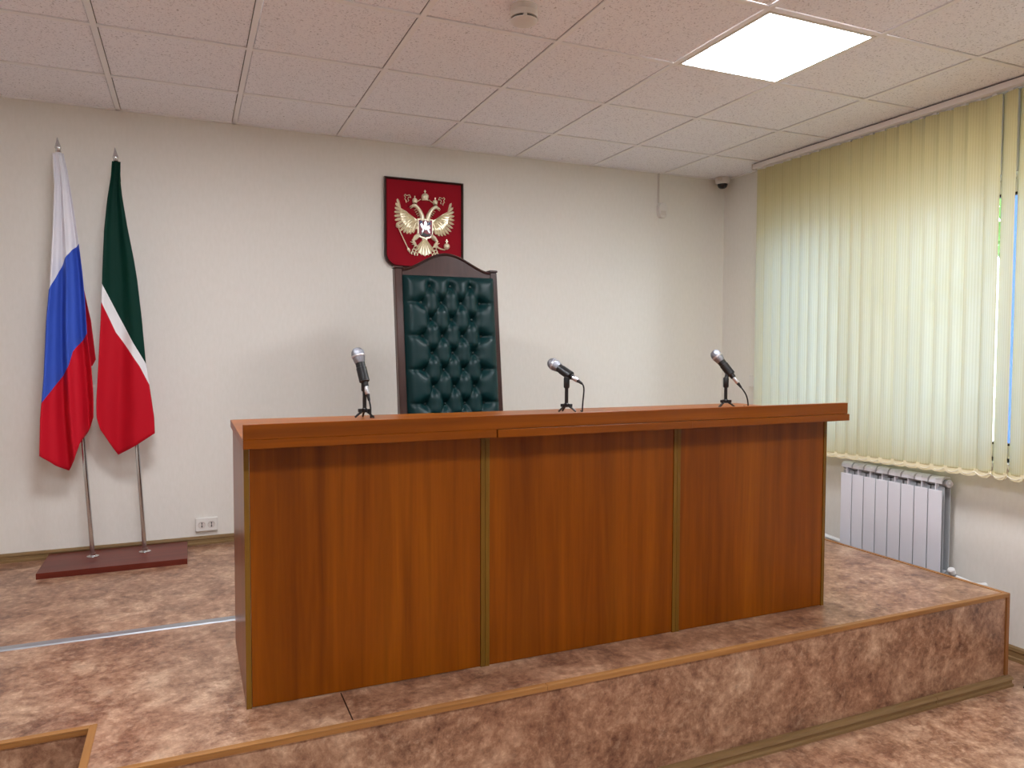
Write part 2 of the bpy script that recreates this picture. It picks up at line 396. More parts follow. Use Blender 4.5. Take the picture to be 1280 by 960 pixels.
# tufted cushion
cw, cz0, cz1 = .262, .98, 1.972
btn = []
zr = 1.915; row = 0
while zr > 1.0:
    xs_ = (-.117, 0, .117) if row % 2 == 0 else (-.168, -.056, .056, .168)
    for bx_ in xs_: btn.append((bx_, zr, row))
    zr -= .0905; row += 1
creases = []
for (x, z, r_) in btn:
    for (x2, z2, r2) in btn:
        if r2 == r_+1 and abs(x2-x) < .075: creases.append(((x, z), (x2, z2)))
    if r_ % 2 == 1 and abs(x) > .15: creases.append(((x, z), (math.copysign(cw, x), z+.004)))
    if r_ == 0: creases.append(((x, z), (x, cz1)))
def segd(px, pz, a, b):
    dx, dz = b[0]-a[0], b[1]-a[1]; t = max(0, min(1, ((px-a[0])*dx+(pz-a[1])*dz)/(dx*dx+dz*dz)))
    return math.hypot(px-a[0]-t*dx, pz-a[1]-t*dz)
GX, GZ = 84, 150
bm = B(); grid = []
for j in range(GZ+1):
    z = cz0+(cz1-cz0)*j/GZ; rowv = []
    near = [c for c in creases if min(c[0][1], c[1][1])-.05 < z < max(c[0][1], c[1][1])+.05]
    nb = [b for b in btn if abs(b[1]-z) < .09]
    for i in range(GX+1):
        x = -cw+2*cw*i/GX
        e = min(cw-abs(x), cz1-z, z-cz0)
        h = .052*(1-math.exp(-max(e, 0)/.016))
        dc = min([segd(x, z, *c) for c in near] or [1]); db = min([math.hypot(x-b[0], z-b[1]) for b in nb] or [1])
        h -= .014*math.exp(-(dc/.011)**1.3) * min(1, e/.02)
        h -= .034*math.exp(-(db/.026)**1.6) * min(1, e/.02)
        rowv.append(bm.verts.new((CXc+.008+x, -h-.002, z)))
    grid.append(rowv)
for j in range(GZ):
    for i in range(GX): bm.faces.new((grid[j][i], grid[j][i+1], grid[j+1][i+1], grid[j+1][i]))
cush = obj('back_cushion', lean(bm), 'leather', ch, smooth=True, auto=False)
bproto = None
for (x, z, r_) in btn:
    if bproto is None:
        bm = B(); lathe_ax(bm, [(.008, 0), (.0085, .003), (.006, .006), (.001, .007)], (0, 0, 0), (0, -1, 0), 10)
        bmesh.ops.recalc_face_normals(bm, faces=bm.faces[:])
        me = bpy.data.meshes.new('button'); bm.to_mesh(me); bm.free(); me.materials.append(MT['button']); bproto = me
    o = bpy.data.objects.new('button', bproto); COL.objects.link(o); o.parent = cush
    o.location = Vector((CXc+.008+x, by(z)-.010, z))-wloc(ch)
SZ = PLAT+.46
obj('seat', box(B(), CXc-.27, CXc+.27, -1.43, -.93, SZ-.09, SZ+.03, .03, 3), 'leather', ch, smooth=True)
obj('seat_frame', box(B(), CXc-.28, CXc+.28, -1.41, -.92, SZ-.15, SZ-.09, .004), 'dark_wood', ch)
for s in (-1, 1):
    x = CXc+s*.268
    obj('leg', tube(B(), [(x, -1.385, PLAT), (x, -1.385, PLAT+.2), (x, -1.385, SZ-.1)], [.018, .024, .028], 10), 'dark_wood', ch, smooth=True)
    obj('armrest_post', tube(B(), [(x, -1.36, SZ-.12), (x, -1.35, SZ+.12), (x, -1.33, SZ+.21)], .02, 10), 'dark_wood', ch, smooth=True)
    obj('armrest', box(B(), x-.03, x+.03, -1.39, -.93, SZ+.205, SZ+.24, .012, 2), 'dark_wood', ch, smooth=True)

# ================================================================== coat of arms
CU, CV = -1.855, 2.41
cr = thing('coat_of_arms', 'red heraldic shield with gilded double-headed eagle on the wall above the chair', 'coat of arms', (CU, -.0, CV))
def half(wd, tp):
    p = [(-wd, tp), (wd, tp), (wd, -.235)]
    for i in range(1, 8):
        a = i/8*PI/2; p.append((wd-.075+.075*math.cos(a), -.235-.08*math.sin(a)))
    p += [(.09, -.318), (.04, -.330), (0, -.352)]
    return p + [(-x, z) for x, z in p[::-1] if x > 0 and z < tp-1e-6]
def shp(sx): 
    h = half(.264, .250); c = (0, -.03)
    return [(CU+c[0]+(x-c[0])*sx, CV+c[1]+(z-c[1])*(1-(1-sx)*.9)) for x, z in h]
outl = shp(1.0); inl = shp(.945)
obj('backing_board', prism(B(), inl, -.001, -.016), 'velvet', cr)
bm = B(); n = len(outl)
for ring_y in (0,): pass
rA = [bm.verts.new((x, -.001, z)) for x, z in outl]; rB = [bm.verts.new((x, -.024, z)) for x, z in outl]
mid = [((o[0]+i[0])/2, (o[1]+i[1])/2) for o, i in zip(outl, inl)]
rC = [bm.verts.new((x, -.030, z)) for x, z in mid]; rD = [bm.verts.new((x, -.020, z)) for x, z in inl]; rE = [bm.verts.new((x, -.001, z)) for x, z in inl]
for a, b in ((rA, rB), (rB, rC), (rC, rD), (rD, rE)):
    for i in range(n): bm.faces.new((a[i], a[(i+1) % n], b[(i+1) % n], b[i]))
obj('frame', bm, 'frame_dark', cr)
YE = -.016
def P2(u, v, d): return (CU+u, YE-d, CV+v)
def feather(bm, base, tip, w, d0, d1):
    bx, bz = base; tx, tz = tip; L = math.hypot(tx-bx, tz-bz); ux, uz = (tx-bx)/L, (tz-bz)/L; nx, nz = -uz, ux
    prof = [(0, .45), (.35, .8), (.7, 1.), (.9, .75), (1., 0)]
    ridge = [bm.verts.new(P2(bx+ux*L*t, bz+uz*L*t, d0+(d1-d0)*(1-t*.6))) for t, _ in prof]
    for s in (-1, 1):
        e = [bm.verts.new(P2(bx+ux*L*t+s*nx*w*k, bz+uz*L*t+s*nz*w*k, d0*.4)) for t, k in prof[:-1]]+[ridge[-1]]
        for i in range(4):
            f = (ridge[i], e[i], e[i+1], ridge[i+1]) if i < 3 else (ridge[3], e[3], ridge[4])
            bm.faces.new(f)
tips = [(-.181, .117), (-.193, .088), (-.199, .060), (-.202, .033), (-.202, .006), (-.199, -.021), (-.192, -.047), (-.180, -.070), (-.163, -.086), (-.143, -.097), (-.121, -.103), (-.099, -.103), (-.078, -.095)]
def wing(s):
    bm = B()
    prism(bm, [(CU+s*u, CV+v) for u, v in ((-.150, .055), (-.122, .040), (-.085, .012), (-.060, -.002), (-.040, -.018), (-.042, -.065), (-.075, -.07), (-.12, -.06), (-.155, -.02), (-.165, .03))], YE, YE-.008, .002)
    w = obj('wing', bm, 'gold', cr)
    for i, t in enumerate(tips):
        k = i/12; b = (-.160+.098*k, .062-.105*k-.012*math.sin(k*PI))
        fb = B(); feather(fb, (s*b[0], b[1]), (s*t[0], t[1]), .0088, .006, .013); obj('feather', fb, 'gold', w)
    for i in range(9):
        k = i/8; t = (-.168+.10*k-.01*math.sin(k*PI), .055-.125*k+.0*k); b = (-.115+.06*k, .03-.06*k)
        t = (t[0], t[1]-.012*math.sin(k*PI))
        fb = B(); feather(fb, (s*b[0], b[1]), (s*t[0], t[1]), .0085, .011, .018); obj('feather', fb, 'gold', w)
    for i in range(5):
        k = i/4; t = (-.125+.06*k, .03-.085*k); b = (-.078+.03*k, .004-.03*k)
        fb = B(); feather(fb, (s*b[0], b[1]), (s*t[0], t[1]), .0085, .015, .022); obj('feather', fb, 'gold', w)
def crown(u, v, r):
    bm = B(); lathe_ax(bm, [(r*.75, -r), (r*.8, -r*.7), (r*1.0, -r*.2), (r*.95, r*.35), (r*.5, r*.8), (r*.12, r*.95)], P2(u, v, .012), (0, 0, 1), 12)
    c = obj('crown', bm, 'gold', cr, smooth=True)
    bm = B(); x, y, z = P2(u, v+r*.9, .012); box(bm, x-r*.1, x+r*.1, y-r*.1, y+r*.1, z, z+r*.85); box(bm, x-r*.28, x+r*.28, y-r*.1, y+r*.1, z+r*.42, z+r*.6)
    obj('cross', bm, 'gold', c)
    bm = B(); lathe_ax(bm, [(r*.86, 0), (r*.9, r*.1), (r*.86, r*.22)], P2(u, v-r*1.0, .012), (0, 0, 1), 12); obj('band', bm, 'gold', c)
for s in (-1, 1):
    wing(s)
    pts = [P2(s*.018, -.012, .008), P2(s*.021, .02, .012), P2(s*.034, .048, .013), P2(s*.050, .068, .014), P2(s*.066, .079, .014)]
    obj('neck', tube(B(), pts, [.017, .015, .012, .011, .012], 10), 'gold', cr, smooth=True)
    bm = B(); tube(bm, [P2(s*.058, .078, .014), P2(s*.072, .080, .016), P2(s*.084, .076, .014)], [.011, .0135, .009], 10)
    hd = obj('head', bm, 'gold', cr, smooth=True)
    obj('beak', tube(B(), [P2(s*.080, .077, .014), P2(s*.096, .074, .013), P2(s*.103, .066, .012)], [.007, .004, .001], 8), 'gold', hd, smooth=True)
    obj('tongue', tube(B(), [P2(s*.082, .070, .013), P2(s*.092, .064, .012), P2(s*.098, .058, .012)], [.003, .0025, .001], 6), 'gold', hd)
    for k in range(4):
        t = k/3; fb = B(); feather(fb, (s*(.030+.02*t), .028+.035*t), (s*(.050+.022*t), .014+.036*t), .004, .008, .013); obj('feather', fb, 'gold', hd)
    crown(s*.068, .113, .0165)
    rb = [P2(s*.030, .118, .008), P2(s*.060, .094+.0, .008)] if False else None
    pts = [(.026, .125), (.045, .112), (.058, .104)]
    obj('ribbon', tube(B(), [P2(s*a, b, .008) for a, b in pts], .0028, 6), 'gold', cr)
    pts = [(.092, .128), (.100, .146), (.122, .140), (.128, .148), (.136, .140), (.127, .128), (.133, .118), (.124, .110), (.122, .097)]
    obj('ribbon', tube(B(), [P2(s*a, b, .006) for a, b in pts], .0026, 6), 'gold', cr)
    pts = [(.094, .130), (.108, .132), (.112, .120), (.106, .112), (.112, .104)]
    obj('ribbon', tube(B(), [P2(s*a, b, .006) for a, b in pts], .0022, 6), 'gold', cr)
    lg = obj('leg', tube(B(), [P2(s*.036, -.098, .008), P2(s*.062, -.122, .012), P2(s*.080, -.142, .012), P2(s*.066, -.160, .012), P2(s*.060, -.178, .012)], [.014, .015, .010, .007, .007], 8), 'gold', cr, smooth=True)
    for a, b in ((.088, -.168), (.078, -.192), (.045, -.190), (.098, -.150)):
        obj('claw', tube(B(), [P2(s*.064, -.170, .013), P2(s*(.5*(a+.064)), .5*(b-.17)+.004, .016), P2(s*a, b, .010)], [.006, .005, .0015], 6), 'gold', lg, smooth=True)
crown(0, .141, .0245)
tail = obj('tail', prism(B(), [(CU+u, CV+v) for u, v in ((-.014, -.12), (.014, -.12), (.026, -.175), (.045, -.215), (0, -.235), (-.045, -.215), (-.026, -.175))], YE, YE-.006, .001), 'gold', cr)
for i in range(7):
    a = (i-3)/3*.66; L = .105-.012*abs(i-3)/3
    fb = B(); feather(fb, (.004*(i-3), -.135), (math.sin(a)*L*1.12, -.135-math.cos(a)*L), .0085, .006, .013); obj('feather', fb, 'gold', tail)
for s in (-1, 1):
    for k, (a, b, r_) in enumerate(((.072, -.205, .011), (.080, -.222, .010), (.060, -.228, .010))):
        pts = [P2(s*(a+r_*math.cos(t)), b+r_*math.sin(t), .008) for t in [i*PI/5-1 for i in range(9)]]
        obj('tail_curl', tube(B(), pts, .0042, 6), 'gold', tail, smooth=True)
sc = obj('sceptre', tube(B(), [P2(-.174, -.072, .012), P2(-.140, -.142, .012), P2(-.098, -.225, .010)], [.0035, .004, .003], 8), 'gold', cr, smooth=True)
bm = B(); lathe_ax(bm, [(.003, -.014), (.010, -.008), (.013, .0), (.009, .009), (.002, .016)], P2(-.181, -.056, .014), (-.43, 0, .9), 10); obj('finial', bm, 'gold', sc, smooth=True)
bm = B(); lathe_ax(bm, [(.003, -.02), (.009, -.008), (.009, .004), (.003, .014)], P2(-.108, -.205, .012), (.43, 0, -.9), 8); obj('knop', bm, 'gold', sc, smooth=True)
orb = obj('orb_arm', tube(B(), [P2(.074, -.172, .012), P2(.105, -.186, .012), P2(.135, -.190, .012)], [.006, .005, .004], 8), 'gold', cr, smooth=True)
bm = B(); lathe_ax(bm, [(.002, -.021), (.013, -.016), (.0195, -.006), (.020, .005), (.014, .016), (.003, .021)], P2(.146, -.168, .013), (0, 0, 1), 14); obj('orb', bm, 'gold', orb, smooth=True)
bm = B(); x, y, z = P2(.146, -.148, .013); box(bm, x-.003, x+.003, y-.003, y+.003, z, z+.026); box(bm, x-.009, x+.009, y-.003, y+.003, z+.010, z+.016); obj('cross', bm, 'gold', orb)
sh = [(-.048, -.004), (.048, -.004), (.048, -.105), (.030, -.118), (.008, -.121), (0, -.128), (-.008, -.121), (-.030, -.118), (-.048, -.105)]
bs = obj('breast_shield', prism(B(), [(CU+x*1.08, CV-.06+(z+.06)*1.07) for x, z in sh], YE, YE-.020, .003), 'gold', cr)
obj('shield_field', prism(B(), [(CU+x*.93, CV-.06+(z+.06)*.93) for x, z in sh], YE-.018, YE-.022), 'enam', bs)
hs = [(-.036, -.040), (-.026, -.028), (-.018, -.044), (.012, -.048), (.024, -.040), (.030, -.060), (.020, -.066), (.030, -.088), (.024, -.092), (.010, -.070), (-.008, -.070), (-.022, -.092), (-.028, -.088), (-.020, -.066), (-.030, -.056)]
obj('horse', prism(B(), [(CU+x, CV+z) for x, z in hs], YE-.022, YE-.027, .001), 'silver', bs)
rd = obj('rider', prism(B(), [(CU+x, CV+z) for x, z in ((-.012, -.046), (.006, -.046), (.008, -.028), (.002, -.022), (.002, -.014), (-.007, -.012), (-.009, -.022), (-.014, -.030))], YE-.026, YE-.031, .001), 'silver', bs)
obj('cloak', prism(B(), [(CU+x, CV+z) for x, z in ((.004, -.024), (.030, -.020), (.036, -.034), (.020, -.040), (.006, -.040))], YE-.022, YE-.027, .001), 'cloak', bs)
obj('cloak', prism(B(), [(CU+x, CV+z) for x, z in ((-.040, -.016), (-.022, -.014), (-.018, -.040), (-.030, -.030), (-.041, -.040))], YE-.022, YE-.024), 'cloak', bs)
obj('spear', tube(B(), [(CU+.026, YE-.029, CV-.012), (CU-.030, YE-.029, CV-.104)], .0016, 6), 'silver', bs)
obj('dragon', prism(B(), [(CU+x, CV+z) for x, z in ((-.034, -.098), (-.012, -.090), (.012, -.100), (.032, -.096), (.030, -.108), (.004, -.116), (-.026, -.110))], YE-.022, YE-.026, .001), 'blackp', bs)

# ================================================================== flags
fs = thing('flag_stand', 'dark red wooden flag base with two chrome poles standing by the wall', 'flag stand', (-3.63, -.21, PLAT))
obj('base', box(B(), -3.972, -3.286, -.405, -.022, PLAT, PLAT+.030, .001), 'mahog', fs)
poles = [((-3.749, -.170, PLAT+.03), (-3.866, -.165, 2.585)), ((-3.499, -.174, PLAT+.03), (-3.603, -.165, 2.562))]
for a, b in poles:
    a, b = Vector(a), Vector(b); d = (b-a).normalized()
    p = obj('pole', tube(B(), [a, b], .0115, 14), 'chrome', fs, smooth=True)
    bm = B(); lathe_ax(bm, [(.030, 0), (.030, .004), (.020, .007), (.0125, .008), (.0125, .020)], a, (0, 0, 1), 16); obj('collar', bm, 'chrome', p, smooth=True)
    bm = B(); lathe_ax(bm, [(.012, 0), (.014, .004), (.011, .012), (.015, .022), (.013, .032), (.007, .052), (.001, .075)], b, d, 14); obj('finial', bm, 'chrome', p, smooth=True)
def ipl(tab, t):
    """polyline by arc parameter 0..1"""
    ds = [0]
    for a, b in zip(tab, tab[1:]): ds.append(ds[-1]+math.hypot(b[0]-a[0], b[1]-a[1]))
    q = t*ds[-1]
    for i in range(len(tab)-1):
        if q <= ds[i+1]+1e-9:
            k = (q-ds[i])/max(ds[i+1]-ds[i], 1e-9); return (tab[i][0]+(tab[i+1][0]-tab[i][0])*k, tab[i][1]+(tab[i+1][1]-tab[i][1])*k)
    return tab[-1]
def zat(tab, x):
    if x <= tab[0][0]: return tab[0][1]+(x-tab[0][0])*(tab[1][1]-tab[0][1])/(tab[1][0]-tab[0][0])
    for a, b in zip(tab, tab[1:]):
        if x <= b[0]: return a[1]+(b[1]-a[1])*(x-a[0])/(b[0]-a[0])
    return tab[-1][1]
def cloth(name, L, R, Bt, b1, b2, y0, fold, m, parent=None, loc=None):
    bm = B(); la = bm.verts.layers.float.new('band_a'); lb = bm.verts.layers.float.new('band_b')
    NS, NTt = 48, 90; g = []
    for j in range(NTt+1):
        t = j/NTt; l = ipl(L, t); r = ipl(R, t); row = []
        for i in range(NS+1):
            s = i/NS; x = l[0]+(r[0]-l[0])*s; z = l[1]+(r[1]-l[1])*s
            bb = ipl(Bt, s); e = t**7
            x0 = L[-1][0]+(R[-1][0]-L[-1][0])*s; z0 = L[-1][1]+(R[-1][1]-L[-1][1])*s
            x += e*(bb[0]-x0); z += e*(bb[1]-z0)
            v = bm.verts.new((x, y0+fold(s, t), z)); v[la] = z-zat(b1, x); v[lb] = z-zat(b2, x); row.append(v)
        g.append(row)
    for j in range(NTt):
        for i in range(NS): bm.faces.new((g[j][i], g[j][i+1], g[j+1][i+1], g[j+1][i]))
    o = obj(name, bm, m, parent, loc, smooth=True, auto=False)
    md = o.modifiers.new('thickness', 'SOLIDIFY'); md.thickness = .0015
    return o
L1 = [(-3.891, 2.573), (-3.884, 2.398), (-3.895, 2.172), (-3.911, 1.925), (-3.93, 1.718), (-3.946, 1.428), (-3.965, 1.221), (-3.972, 1.025)]
R1 = [(-3.843, 2.578), (-3.825, 2.485), (-3.803, 2.323), (-3.784, 2.159), (-3.766, 1.972), (-3.757, 1.826), (-3.75, 1.645), (-3.734, 1.481), (-3.726, 1.341), (-3.728, 1.213)]
B1 = [(-3.972, 1.025), (-3.909, .967), (-3.852, .93), (-3.817, .996), (-3.794, 1.075), (-3.76, 1.129), (-3.728, 1.213)]
b1 = [(-3.927, 1.85), (-3.912, 1.879), (-3.878, 1.955), (-3.845, 2.031), (-3.807, 2.087), (-3.781, 2.113), (-3.763, 2.131)]
b2 = [(-3.974, 1.271), (-3.956, 1.296), (-3.897, 1.386), (-3.834, 1.481), (-3.816, 1.557), (-3.75, 1.65), (-3.727, 1.679)]
def fold1(s, t):
    a = .010+.028*t**.8
    return -.022*min(1, t*6)-a*(math.sin(s*2*PI*1.9+.5+.6*t)+.35*math.sin(s*2*PI*4.1+2*t))*.8-.012*math.exp(-((s-.5)/.1)**2)*t
f1 = cloth('flag', L1, R1, B1, b1, b2, -.178, fold1, 'flag_ru', loc=(-3.84, -.18, 1.8))
tag(f1, 'white, blue and red tricolour flag draped down a chrome pole', 'flag')
fl = [(-3.775, 1.90), (-3.79, 1.7), (-3.79, 1.6), (-3.775, 1.47)]; fr = [(-3.762, 1.875), (-3.734, 1.722), (-3.724, 1.616), (-3.715, 1.515)]
cloth('flag_fold', fl, fr, [(-3.775, 1.47), (-3.734, 1.481), (-3.715, 1.515)], [(-4, 9), (-3, 9)], [(-4, 9), (-3, 9)], -.165, lambda s, t: .012*math.sin(s*4), 'cloth_red', f1)
L2 = [(-3.621, 2.56), (-3.626, 2.484), (-3.644, 2.356), (-3.662, 2.187), (-3.673, 1.976), (-3.685, 1.722), (-3.696, 1.553), (-3.712, 1.298), (-3.713, 1.213), (-3.696, 1.148)]
R2 = [(-3.58, 2.56), (-3.582, 2.467), (-3.575, 2.383), (-3.552, 2.216), (-3.524, 2.047), (-3.51, 1.941), (-3.491, 1.726), (-3.475, 1.488), (-3.458, 1.357), (-3.44, 1.203), (-3.438, 1.116)]
B2 = [(-3.696, 1.148), (-3.656, 1.069), (-3.619, 1.002), (-3.525, 1.058), (-3.438, 1.116)]
g1 = [(-3.689, 1.942), (-3.674, 1.909), (-3.594, 1.728), (-3.535, 1.605), (-3.471, 1.484), (-3.441, 1.414)]
g2 = [(-3.694, 1.849), (-3.68, 1.816), (-3.618, 1.66), (-3.563, 1.574), (-3.506, 1.479), (-3.469, 1.396), (-3.434, 1.326)]
def fold2(s, t):
    a = .006+.018*t
    return -.022*min(1, t*6)-a*(math.sin(s*2*PI*1.2+.9+.8*t)+.3*math.sin(s*2*PI*2.7+3*t))
f2 = cloth('flag', L2, R2, B2, g1, g2, -.178, fold2, 'flag_ta', loc=(-3.58, -.18, 1.8))
tag(f2, 'green and red flag with thin white stripe draped down a chrome pole', 'flag')
bm = B(); lathe_ax(bm, [(.0135, -.115), (.018, -.10), (.0175, -.06), (.0195, -.045), (.0175, -.03), (.019, -.005), (.016, 0)], (-3.603, -.166, 2.562), (-.04, 0, 1), 14); obj('pole_sleeve', bm, mat('green_cloth', rgb(2, 44, 34), .7, 0, .15), f2, smooth=True)
bm = B(); lathe_ax(bm, [(.0135, -.12), (.017, -.08), (.016, -.03), (.0165, 0)], (-3.866, -.166, 2.580), (-.05, 0, 1), 14); obj('pole_sleeve', bm, mat('white_cloth', rgb(228, 226, 232), .6), f1, smooth=True)

# ================================================================== microphones
RV = Vector((.9187, -.395, 0)); FV = Vector((.395, .9187, 0)); UV_ = Vector((0, 0, 1))
def mic(base, head, tail, cable, clip_h, slab, mlab):
    base = Vector(base)
    def Q(r_, f_, u_): return base+RV*r_+FV*f_+UV_*u_
    H = Q(*head); Tt = Q(*tail); d = (Tt-H).normalized()
    L = (Tt-H).length
    st = thing('microphone_stand', slab, 'microphone stand', base, 'table tripods on the bench')
    mid_ = H+d*L*.50; ctop = mid_-UV_*.012
    px, pf = 0, 0
    for k, (a, b) in enumerate(((-.036, -.012), (.040, -.018), (-.014, .036))):
        obj('leg', tube(B(), [Q(a*.12, b*.12, .030), Q(a*.55, b*.55, .018), Q(a, b, .0035)], [.0048, .0044, .0038], 8), 'black', st, smooth=True)
    bm = B(); lathe_ax(bm, [(.008, 0), (.012, .003), (.012, .014), (.008, .018)], Q(0, 0, .022), (0, 0, 1), 12)
    hub = obj('hub', bm, 'black', st, smooth=True)
    for a, b in ((-.019, -.004), (.018, -.006), (-.002, .020)): obj('hinge', box(B(), *sum(([Q(a*.95, b*.95, .03)[i]-.0065, Q(a*.95, b*.95, .03)[i]+.0065] for i in range(3)), []), .001), 'black', hub)
    top_ = Q(0, 0, clip_h); tip = H+d*L*.55
    obj('pole', tube(B(), [Q(0, 0, .03), top_], .0078, 12), 'black', st, smooth=True)
    obj('pole_sleeve', tube(B(), [Q(0, 0, clip_h-.045), Q(0, 0, clip_h-.040), Q(0, 0, clip_h-.002), Q(0, 0, clip_h+.004)], [.0105, .0130, .0130, .0105], 12), 'black', st, smooth=True)
    obj('clip_arm', tube(B(), [top_-UV_*.004, (top_+tip)*.5-UV_*.008, tip], [.009, .010, .012], 10), 'black', st, smooth=True)
    bm = B(); lathe_ax(bm, [(.0165, -.034), (.0205, -.030), (.0205, .026), (.0165, .030)], H+d*(.042+L*.28), d, 16); obj('clip', bm, 'black', st, smooth=True)
    mc = thing('microphone', mlab, 'microphone', base+UV_*0, 'dynamic microphones on the bench')
    bm = B(); lathe_ax(bm, [(.004, -.0265), (.016, -.022), (.0235, -.012), (.0262, 0), (.0255, .006)], H, d, 20); g = obj('grille', bm, 'grille', mc, smooth=True)
    bm = B(); lathe_ax(bm, [(.0257, .0055), (.027, .007), (.027, .012), (.0257, .0135)], H, d, 20); obj('grille_band', bm, 'silver', g, smooth=True)
    bm = B(); lathe_ax(bm, [(.0252, .0135), (.0235, .022), (.0205, .036), (.0195, .038)], H, d, 20); obj('grille_collar', bm, 'grille', g, smooth=True)
    bm = B(); lathe_ax(bm, [(.019, .036), (.0188, .05), (.0135, L*.70), (.0118, L*.82)], H, d, 18); obj('body', bm, 'black', mc, smooth=True)
    bm = B(); lathe_ax(bm, [(.0095, L*.78), (.0098, L*.82), (.0098, L), (.0085, L+.002)], H, d, 16); cn = obj('connector', bm, 'silver', mc, smooth=True)
    obj('strain_relief', tube(B(), [Tt, Tt+d*.012, Tt+d*.028], [.0085, .0065, .0048], 12), 'rubber', cn, smooth=True)
    p0 = Tt+d*.024; pe = Q(*cable); pts = []
    p1 = p0+d*.030; p2 = pe+UV_*max(.02, (p0.z-pe.z)*.55)
    for i in range(17):
        t = i/16; pts.append(p0*(1-t)**3+p1*3*t*(1-t)**2+p2*3*t*t*(1-t)+pe*t**3)
    pts.append(pe+FV*.02); pts.append(pe+FV*.06)
    obj('cable', tube(B(), pts, .0034, 8), 'rubber', mc, smooth=True)
mic((-2.630, -1.720, TT), (-.031, .03, .252), (.014, -.01, .096), (.026, -.012, .0038), .150,
    'black tripod microphone stand on the bench end nearest the flags', 'silver-headed microphone tilted steeply, on the bench end nearest the flags')
mic((-1.753, -1.765, TT-.001), (-.054, .07, .209), (.045, -.02, .139), (.066, -.03, .0038), .150,
    'black tripod microphone stand on the middle panel of the bench', 'silver-headed microphone lying at a low tilt beside the green chair back')
mic((-.930, -1.820, TT-.001), (-.036, .04, .248), (.052, -.01, .118), (.100, -.02, .0038), .140,
    'black tripod microphone stand on the bench end beside the blinds', 'silver-headed microphone on the bench end beside the yellow blinds')

# ================================================================== window
def window(name, q0, q1):
    wn = bpy.data.objects.new(name, None); COL.objects.link(wn); wn.location = (.72, (q0+q1)/2, WZ0); wn['kind'] = 'structure'
    fx0, fx1 = .72, .79
    bm = B(); fwid = .065
    for a in ((q0, q1, WZ0, WZ0+fwid), (q0, q1, WZ1-fwid, WZ1), (q0, q0+fwid, WZ0+fwid, WZ1-fwid), (q1-fwid, q1, WZ0+fwid, WZ1-fwid)): box(bm, fx0, fx1, *a)
    obj('window_frame', bm, 'white', wn)
    muls = [q1-.93, q1-1.87]
    for y in muls: obj('mullion', box(B(), fx0-.005, fx1, y-.05, y+.05, WZ0+fwid, WZ1-fwid, .004), 'white', wn)
    edges = [q1-fwid]+muls+[q0+fwid]
    for k in range(3):
        y1 = edges[k]-(0 if k == 0 else .05); y0 = edges[k+1]+(0 if k == 2 else .05)
        bm = B()
        for a in ((y0, y1, WZ0+fwid, WZ0+fwid+.012), (y0, y1, WZ1-fwid-.012, WZ1-fwid), (y0, y0+.012, WZ0+fwid, WZ1-fwid), (y1-.012, y1, WZ0+fwid, WZ1-fwid)): box(bm, fx0+.015, fx1-.015, *a)
        obj('gasket', bm, 'hole', wn)
        obj('pane', box(B(), .752, .758, y0+.006, y1-.006, WZ0+fwid+.004, WZ1-fwid-.004), 'glass', wn)
    obj('window_sill', box(B(), XR-.05, fx0, q0-.02, q1+.02, WZ0-.03, WZ0, .004), 'white', wn)
window('window_1', WY0, WY1)
window('added_window_2', VY0, VY1)  # added window, its daylight lifts the ceiling and walls

# ================================================================== vertical blind
BX = .42
vb_ = thing('vertical_blind', 'pale yellow vertical slat blind hanging from ceiling rail over the window', 'blind', (BX, -1.9, .9))
YS, PITCH = -.538, .0793; NSL = 34; RY1 = -.50; RY0 = YS-PITCH*NSL-.02
prof = [(BX-.026, CEIL-.006), (BX-.026, CEIL-.036), (BX-.010, CEIL-.040), (BX-.010, CEIL-.034), (BX+.010, CEIL-.034), (BX+.010, CEIL-.040), (BX+.026, CEIL-.036), (BX+.026, CEIL-.006)]
rl = obj('head_rail', extr_y(B(), prof, RY0, RY1), 'rail', vb_)
obj('end_cap', box(B(), BX-.029, BX+.029, RY1, RY1+.010, CEIL-.042, CEIL-.004, .002), 'offwhite', rl)
obj('rail_gap', box(B(), BX-.018, BX+.018, RY0, RY1, CEIL-.006, CEIL-.001), 'hole', rl)
prevbot = None
